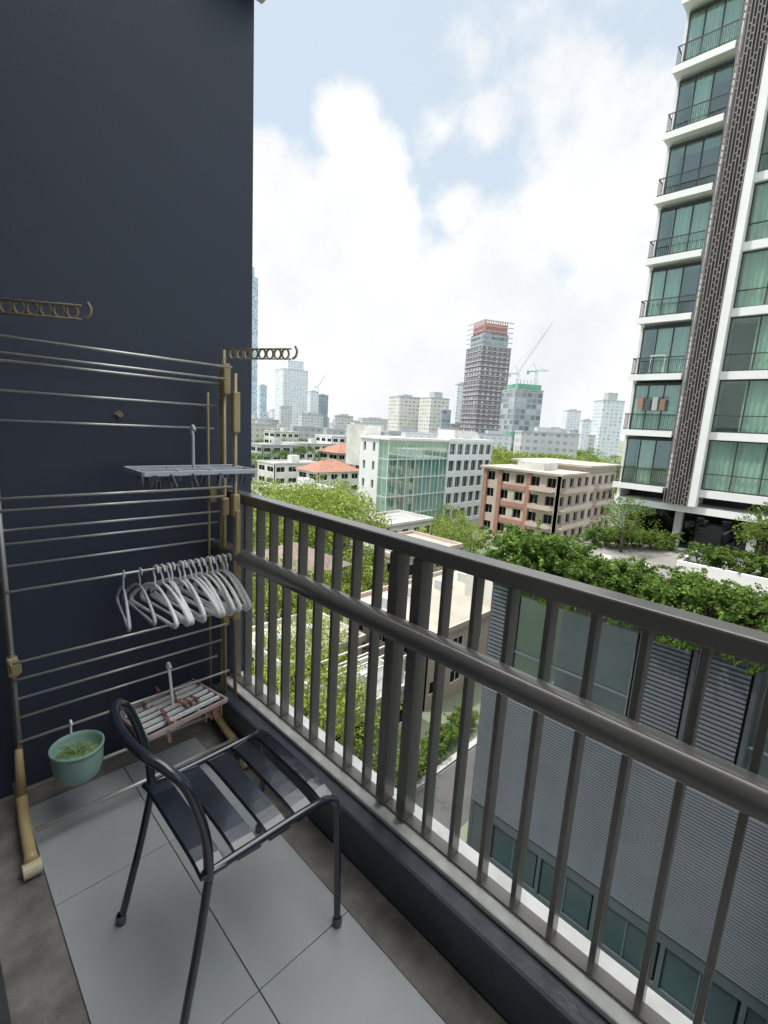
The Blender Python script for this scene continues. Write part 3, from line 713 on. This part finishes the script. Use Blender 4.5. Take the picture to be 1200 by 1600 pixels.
for k in range(14):
    z=-1.3+st*k
    q=MB(); q.box(32.86,35.6,8.27,11.25,z-.2,z); q.box(32.82,32.89,8.27,11.25,z-.3,z+.06); q.build('balcony_slab',M['white'],t)
    q=MB()
    q.box(32.92,32.96,8.27,11.15,z+1.02,z+1.07); q.box(32.92,32.96,8.27,11.15,z+.12,z+.16); q.box(32.92,33.6,11.11,11.15,z+1.02,z+1.07)
    for i in range(27): y=8.3+i*.108; q.box(32.93,32.95,y,y+.018,z+.16,z+1.02)
    for i in range(5): x=33.0+i*.14; q.box(x,x+.018,11.12,11.14,z,z+1.02)
    q.build('balcony_railing',M['dkframe'],t)
    q=MB()
    for y in (8.35,9.25,10.15,10.95): q.box(33.55,33.62,y-.035,y+.035,z,z+2.85)
    q.box(33.54,33.63,8.3,11.0,z+2.85,z+3.0); q.box(33.54,33.63,8.3,11.0,z,z+.06)
    f_=q.build('glass_door',M['dkframe'],t)
    q=MB(); q.box(33.58,33.6,8.38,10.92,z+.06,z+2.85); q.build('pane',M['gtower'],f_)
    if k not in (5,): 
        a=8.4 if k%3 else 9.3; curtain(a,10.9 if k%2 else 10.3,z+.05,z+2.85,33.75,f_)
    q=MB(); q.box(33.2,35.6,-12,6.41,z-.32,z+.12); q.build('spandrel',M['white'],t)
    for (y0,y1) in ((2.3,6.4),(-2.2,2.1),(-6.6,-2.4)):
        q=MB(); n=3
        for i in range(n+1): y=y0+(y1-y0)*i/n; q.box(33.42,33.52,y-.035,y+.035,z+.13,z+3.07)
        q.box(33.43,33.51,y0,y1,z+.13,z+.2); q.box(33.43,33.51,y0,y1,z+1.05,z+1.1); q.box(33.43,33.51,y0,y1,z+3.0,z+3.07)
        f_=q.build('window',M['dkframe'],t)
        q=MB(); q.box(33.46,33.48,y0,y1,z+.2,z+3.0); q.build('pane',M['gtower'],f_)
        if random.random()<.9: curtain(y0+.1,y1-.1 if random.random()<.6 else y1-1.2,z+.2,z+3.0,33.65,f_)
q=MB()
ys_=[6.86+i*.157 for i in range(9)]
for y in ys_: q.box(32.7,32.78,y-.022,y+.022,-2.2,47)
for i in range(8):
    z=-2.2+(.0 if i%2 else .17); kk=0
    while z<47:
        if (kk//5+i//2)%2==0: q.box(32.72,32.77,ys_[i]+.024,ys_[i+1]-.024,z,z+.07)
        z+=.34; kk+=1
q.build('lattice_screen',M['screen'],t)
q=MB(); q.box(33.1,33.2,6.84,8.1,-2.2,47); q.build('screen_backing',M['podwall'],t)
t2=thing('airer','white folding clothes rack on a tower balcony','clothes rack',(33.05,9.8,-1.3+st*2)); q=MB()
for s_ in (-1,1): q.tube([(0,s_*.4,0),(.3,s_*.4,1.2)],.02,5); q.tube([(.3,s_*.4,0),(0,s_*.4,1.2)],.02,5)
for j in range(4): q.tube([(j*.1,-.4,1.2),(j*.1,.4,1.2)],.015,5)
q.build('frame',M['white'],t2)
t2=thing('laundry_line','dark clothes hanging on the second lowest tower balcony','laundry',(33.2,9.8,-1.3+st))
for j in range(4):
    q=MB(); q.box(-.02,.02,-.8+j*.42,-.5+j*.42,1.3,2.0+.1*(j%2)); q.build('garment',(M['redpl'],M['lgrey'],M['dkpl'],M['brickc'])[j],t2)
q=MB(); q.tube([(0,-1,2.1),(0,1,2.1)],.015,5); q.build('line',M['dkframe'],t2)
# ---------------- far towers
def far(pxl,pxr,yt,D,mt,label,tw=.4,name='distant_tower',group=None,roofm=None,extra=0,depth=1.0,yb=None,cat_='tower'):
    pc=(pxl+pxr)/2; dd=ray(pc,yt); hl=math.hypot(dd.x,dd.y); k=D/hl; x,y=dd.x*k,dd.y*k; zt=1.5+dd.z*k
    a1=math.atan2(*reversed(ray(pxl,660)[:2])); a2=math.atan2(*reversed(ray(pxr,660)[:2])); app=abs(a1-a2)*D
    w=app/(math.cos(tw)+depth*math.sin(abs(tw)))
    t=thing(name,label,cat_,(x,y,G),math.atan2(y,x)-math.pi/2+tw,group); H=zt-G; d=w*depth
    b=MB(); b.box(-w/2,w/2,-d/2,d/2,0,H); b.build('wall',mt,t)
    b=MB(); b.box(-w/2-.15,w/2+.15,-d/2-.15,d/2+.15,H+.01,H+1.0); b.build('roof',roofm or M['lgrey'],t)
    b=MB(); b.box(-w*.2,w*.25,-d*.25,d*.2,H+1,H+1+max(2,extra)); b.build('roof_block',roofm or M['lgrey'],t)
    return t,w,d,H
FM=dict(  # aerial haze is mixed into these paled facade colours
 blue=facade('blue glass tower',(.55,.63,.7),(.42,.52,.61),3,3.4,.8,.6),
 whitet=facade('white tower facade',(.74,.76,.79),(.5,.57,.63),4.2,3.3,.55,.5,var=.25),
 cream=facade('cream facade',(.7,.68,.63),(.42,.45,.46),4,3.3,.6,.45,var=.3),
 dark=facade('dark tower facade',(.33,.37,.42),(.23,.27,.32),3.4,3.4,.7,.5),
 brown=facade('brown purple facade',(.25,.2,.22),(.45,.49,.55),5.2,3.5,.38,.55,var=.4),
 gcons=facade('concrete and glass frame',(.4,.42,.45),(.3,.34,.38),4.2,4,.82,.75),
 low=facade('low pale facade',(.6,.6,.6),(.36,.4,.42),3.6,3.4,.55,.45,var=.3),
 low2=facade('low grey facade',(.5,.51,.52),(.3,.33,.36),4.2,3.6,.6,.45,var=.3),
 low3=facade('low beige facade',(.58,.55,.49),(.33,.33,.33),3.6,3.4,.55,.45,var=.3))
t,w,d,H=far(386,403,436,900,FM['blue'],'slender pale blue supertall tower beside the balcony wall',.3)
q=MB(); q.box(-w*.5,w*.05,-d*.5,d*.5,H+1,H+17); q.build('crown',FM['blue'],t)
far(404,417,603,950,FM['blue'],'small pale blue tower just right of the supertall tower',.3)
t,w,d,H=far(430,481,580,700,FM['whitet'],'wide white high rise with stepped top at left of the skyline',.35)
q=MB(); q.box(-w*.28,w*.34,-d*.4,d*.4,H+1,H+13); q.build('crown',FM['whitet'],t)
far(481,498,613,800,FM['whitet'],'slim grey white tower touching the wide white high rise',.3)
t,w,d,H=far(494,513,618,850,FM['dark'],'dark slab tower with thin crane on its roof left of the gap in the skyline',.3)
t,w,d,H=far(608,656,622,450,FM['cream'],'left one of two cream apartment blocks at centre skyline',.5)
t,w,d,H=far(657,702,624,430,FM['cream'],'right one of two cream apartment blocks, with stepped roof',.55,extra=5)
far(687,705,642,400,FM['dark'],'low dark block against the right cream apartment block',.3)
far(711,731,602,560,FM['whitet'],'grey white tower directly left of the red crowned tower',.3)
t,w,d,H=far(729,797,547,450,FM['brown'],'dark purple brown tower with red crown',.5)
q=MB(); q.box(-w*.42,w*.42,-d*.42,d*.42,H+1,H+12); q.build('crown_base',FM['gcons'],t)
q=MB()
q.box(-w*.36,w*.36,-d*.36,d*.36,H+12,H+20)
for i in range(10): q.box(-w*.36+i*w*.08-.001,-w*.36+i*w*.08+.8,-d*.36-.4,-d*.36,H+12,H+23)
for i in range(10): q.box(-w*.36-.4,-w*.36,-d*.36+i*d*.08,-d*.36+i*d*.08+.8,H+12,H+23)
q.build('crown',M['redcrown'],t)
q=MB()
for j in range(26): q.box(-w/2-.5,w/2+.3,-d/2-.5,-d/2-.01,12+j*4.1,12.7+j*4.1); q.box(-w/2-.5,-w/2-.01,-d/2,d/2+.3,12+j*4.1,12.7+j*4.1)
q.build('floor_band',M['lgrey'],t)
t,w,d,H=far(784,848,612,380,FM['gcons'],'grey concrete tower under construction with green netting',.5)
q=MB(); q.box(-w*.45,w*.4,-d*.5-.3,d*.3,H+1.01,H+4.5); q.build('netting',M['net'],t)
q=MB(); q.box(-w*.53,-w*.5,-d*.5,d*.3,20,23); q.box(-w*.53,w*.1,-d*.53,-d*.5,20,23); q.build('netting',M['net'],t)
q=MB()
for i in range(7): q.box(-w*.4+i*w*.13,-w*.4+i*w*.13+.4,-d*.3,-d*.3+.4,H+5,H+8)
q.build('column_stub',M['lgrey'],t)
t,w,d,H=far(803,905,678,250,FM['low'],'low white building with planted roof terraces right of the construction tower',.35,depth=.4,cat_='building',name='distant_building')
far(880,908,643,700,FM['whitet'],'left one of the far white towers right of the construction tower',.3)
far(906,927,658,650,FM['whitet'],'short white tower between two taller far white towers',.3)
t,w,d,H=far(928,976,628,500,FM['whitet'],'broad white high rise with curved crown next to the big tower',.45,extra=7)
def crane(px,ybase,D,h,jib,elev,side,mt,label,k_=.65):
    dd=ray(px,ybase); hl=math.hypot(dd.x,dd.y); k=D/hl; z=1.5+dd.z*k
    t=thing('tower_crane',label,'crane',(dd.x*k,dd.y*k,z),math.atan2(dd.y,dd.x)-math.pi/2)
    q=MB(); s=.8
    for a in (-s,s):
        for c in (-s,s): q.bar((a,c,0),(a,c,h),.35*k_,.35*k_)
    n=int(h/3)
    for i in range(n):
        q.bar((-s,-s,i*h/n),(s,-s,(i+1)*h/n),.25*k_,.25*k_); q.bar((s,s,i*h/n),(-s,s,(i+1)*h/n),.25*k_,.25*k_)
    q.build('mast',mt,t)
    dv=Vector((side*math.cos(elev),0,math.sin(elev))); nv=Vector((-side*math.sin(elev),0,math.cos(elev)))
    b0=Vector((0,0,h)); q=MB()
    q.bar(b0,b0+dv*jib,.4*k_,.4*k_); q.bar(b0+nv*1.5,b0+dv*jib,.3*k_,.3*k_); n=int(jib/3)
    for i in range(n): q.bar(b0+dv*(jib*i/n)+nv*1.5*(1-i/n),b0+dv*(jib*(i+1)/n),.22*k_,.22*k_); q.bar(b0+dv*(jib*i/n),b0+dv*(jib*i/n)+nv*1.5*(1-i/n),.22*k_,.22*k_)
    q.build('jib',mt,t)
    q=MB(); q.bar(b0,b0-Vector((side*7,0,0)),.8,.8); q.bar(b0-Vector((side*7,0,1.2)),b0-Vector((side*5,0,1.2)),1.2,1.8); q.build('counter_jib',mt,t)
    q=MB(); q.bar(b0,b0+Vector((-side*3,0,6)),.3,.3); q.bar(b0+Vector((-side*3,0,6)),b0+dv*jib*.8,.12,.12); q.bar(b0+Vector((-side*3,0,6)),b0-Vector((side*7,0,0)),.12,.12); q.build('tie_frame',mt,t)
crane(808,604,370,9,42,rad(61),1,M['cranem'],'white luffing crane with jib raised steeply on the construction tower')
crane(836,604,385,11,9,rad(4),1,M['craneg'],'green crane with level jib at right of the construction tower')
crane(497,618,850,14,26,rad(62),1,M['cranem'],'tiny crane on the dark slab tower at left skyline',1)
random.seed(77)
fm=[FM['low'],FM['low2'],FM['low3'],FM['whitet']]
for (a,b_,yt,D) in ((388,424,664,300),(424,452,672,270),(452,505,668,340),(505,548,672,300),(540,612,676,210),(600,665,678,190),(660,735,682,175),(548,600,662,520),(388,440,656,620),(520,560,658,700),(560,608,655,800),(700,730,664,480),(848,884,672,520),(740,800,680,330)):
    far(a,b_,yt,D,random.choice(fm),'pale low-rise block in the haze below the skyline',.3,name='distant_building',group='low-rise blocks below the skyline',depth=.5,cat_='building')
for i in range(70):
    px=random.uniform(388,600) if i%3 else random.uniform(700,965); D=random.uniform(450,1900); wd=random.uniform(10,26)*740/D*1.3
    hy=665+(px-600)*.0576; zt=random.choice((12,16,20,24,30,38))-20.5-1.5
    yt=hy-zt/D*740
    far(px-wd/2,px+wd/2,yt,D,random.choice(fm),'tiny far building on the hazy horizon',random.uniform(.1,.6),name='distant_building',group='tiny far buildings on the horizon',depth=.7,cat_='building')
# ================================================================ light
sd=Vector((-.35,.30,.89)).normalized()
ld=bpy.data.lights.new('sun','SUN'); ld.energy=3.3; ld.angle=rad(2); ld.color=(1,.945,.86)
lo=bpy.data.objects.new('sun',ld); col.objects.link(lo); lo.rotation_euler=sd.to_track_quat('Z','Y').to_euler()
w=bpy.data.worlds.new('World'); sc.world=w; w.use_nodes=True; nt=w.node_tree
bg=nt.nodes['Background']; bg.inputs[1].default_value=.15
sky=nt.nodes.new('ShaderNodeTexSky'); sky.sky_type='NISHITA'; sky.sun_disc=False
sky.sun_elevation=math.asin(sd.z); sky.sun_rotation=math.atan2(sd.x,sd.y); sky.air_density=1.0; sky.dust_density=2
tc=nt.nodes.new('ShaderNodeTexCoord'); dirv=tc.outputs['Generated']
acc=None
blobs=[(545,195,62,1),(575,260,75,1),(585,340,85,1),(600,430,100,1),(535,310,70,1),(405,250,60,.9),(445,320,85,1),(410,400,110,1),(500,420,110,1),
 (640,500,130,1),(715,325,60,.9),(765,390,95,1),(700,460,120,1),(800,480,140,.95),(735,90,80,.5),(760,190,70,.6),(690,200,60,.5),(920,330,230,.55),(940,560,260,1),(500,560,260,1),(700,600,200,1),(880,120,160,.38),(300,60,120,.5),(1300,300,300,.8),(1500,500,400,1),(100,400,300,.9)]
for px,py,r,wt in blobs:
    c=ray(px,py).normalized(); dd=ray(px+r,py).normalized(); rr=(c-dd).length
    n=nt.nodes.new('ShaderNodeVectorMath'); n.operation='DISTANCE'; nt.links.new(dirv,n.inputs[0]); n.inputs[1].default_value=c
    v=mth(nt,'MULTIPLY_ADD',n.outputs['Value'],-wt/rr,wt)
    acc=v if acc is None else mth(nt,'MAXIMUM',acc,v)
nz=noise(nt,6.5,10,dirv,.62); nz2=noise(nt,3.2,7,dirv,.6)
s=mth(nt,'ADD',acc,mth(nt,'MULTIPLY_ADD',nz,1.7,-.85))
mr=nt.nodes.new('ShaderNodeMapRange'); mr.interpolation_type='SMOOTHSTEP'; nt.links.new(s,mr.inputs[0]); mr.inputs[1].default_value=-.02; mr.inputs[2].default_value=.42
sp=nt.nodes.new('ShaderNodeSeparateXYZ'); nt.links.new(dirv,sp.inputs[0])
hz=mth(nt,'MULTIPLY_ADD',sp.outputs[2],-.6,1.05,clamp=True)
haze=mth(nt,'MAXIMUM',hz,.8)
base=mixc(nt,haze,sky.outputs[0],(5.15,5.9,6.6))
cc=mixc(nt,mth(nt,'MULTIPLY_ADD',nz2,3.0,-.9,clamp=True),(5.8,6.0,6.25),(7.25,7.25,7.25))
fin=mixc(nt,mr.outputs[0],base,cc)
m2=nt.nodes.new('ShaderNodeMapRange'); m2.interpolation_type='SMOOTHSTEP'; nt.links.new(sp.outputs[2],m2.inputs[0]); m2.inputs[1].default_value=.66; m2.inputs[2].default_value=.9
fin=mixc(nt,m2.outputs[0],fin,(25.5,25.4,25.4))  # sky overhead, out of view, brightened as added light for the balcony
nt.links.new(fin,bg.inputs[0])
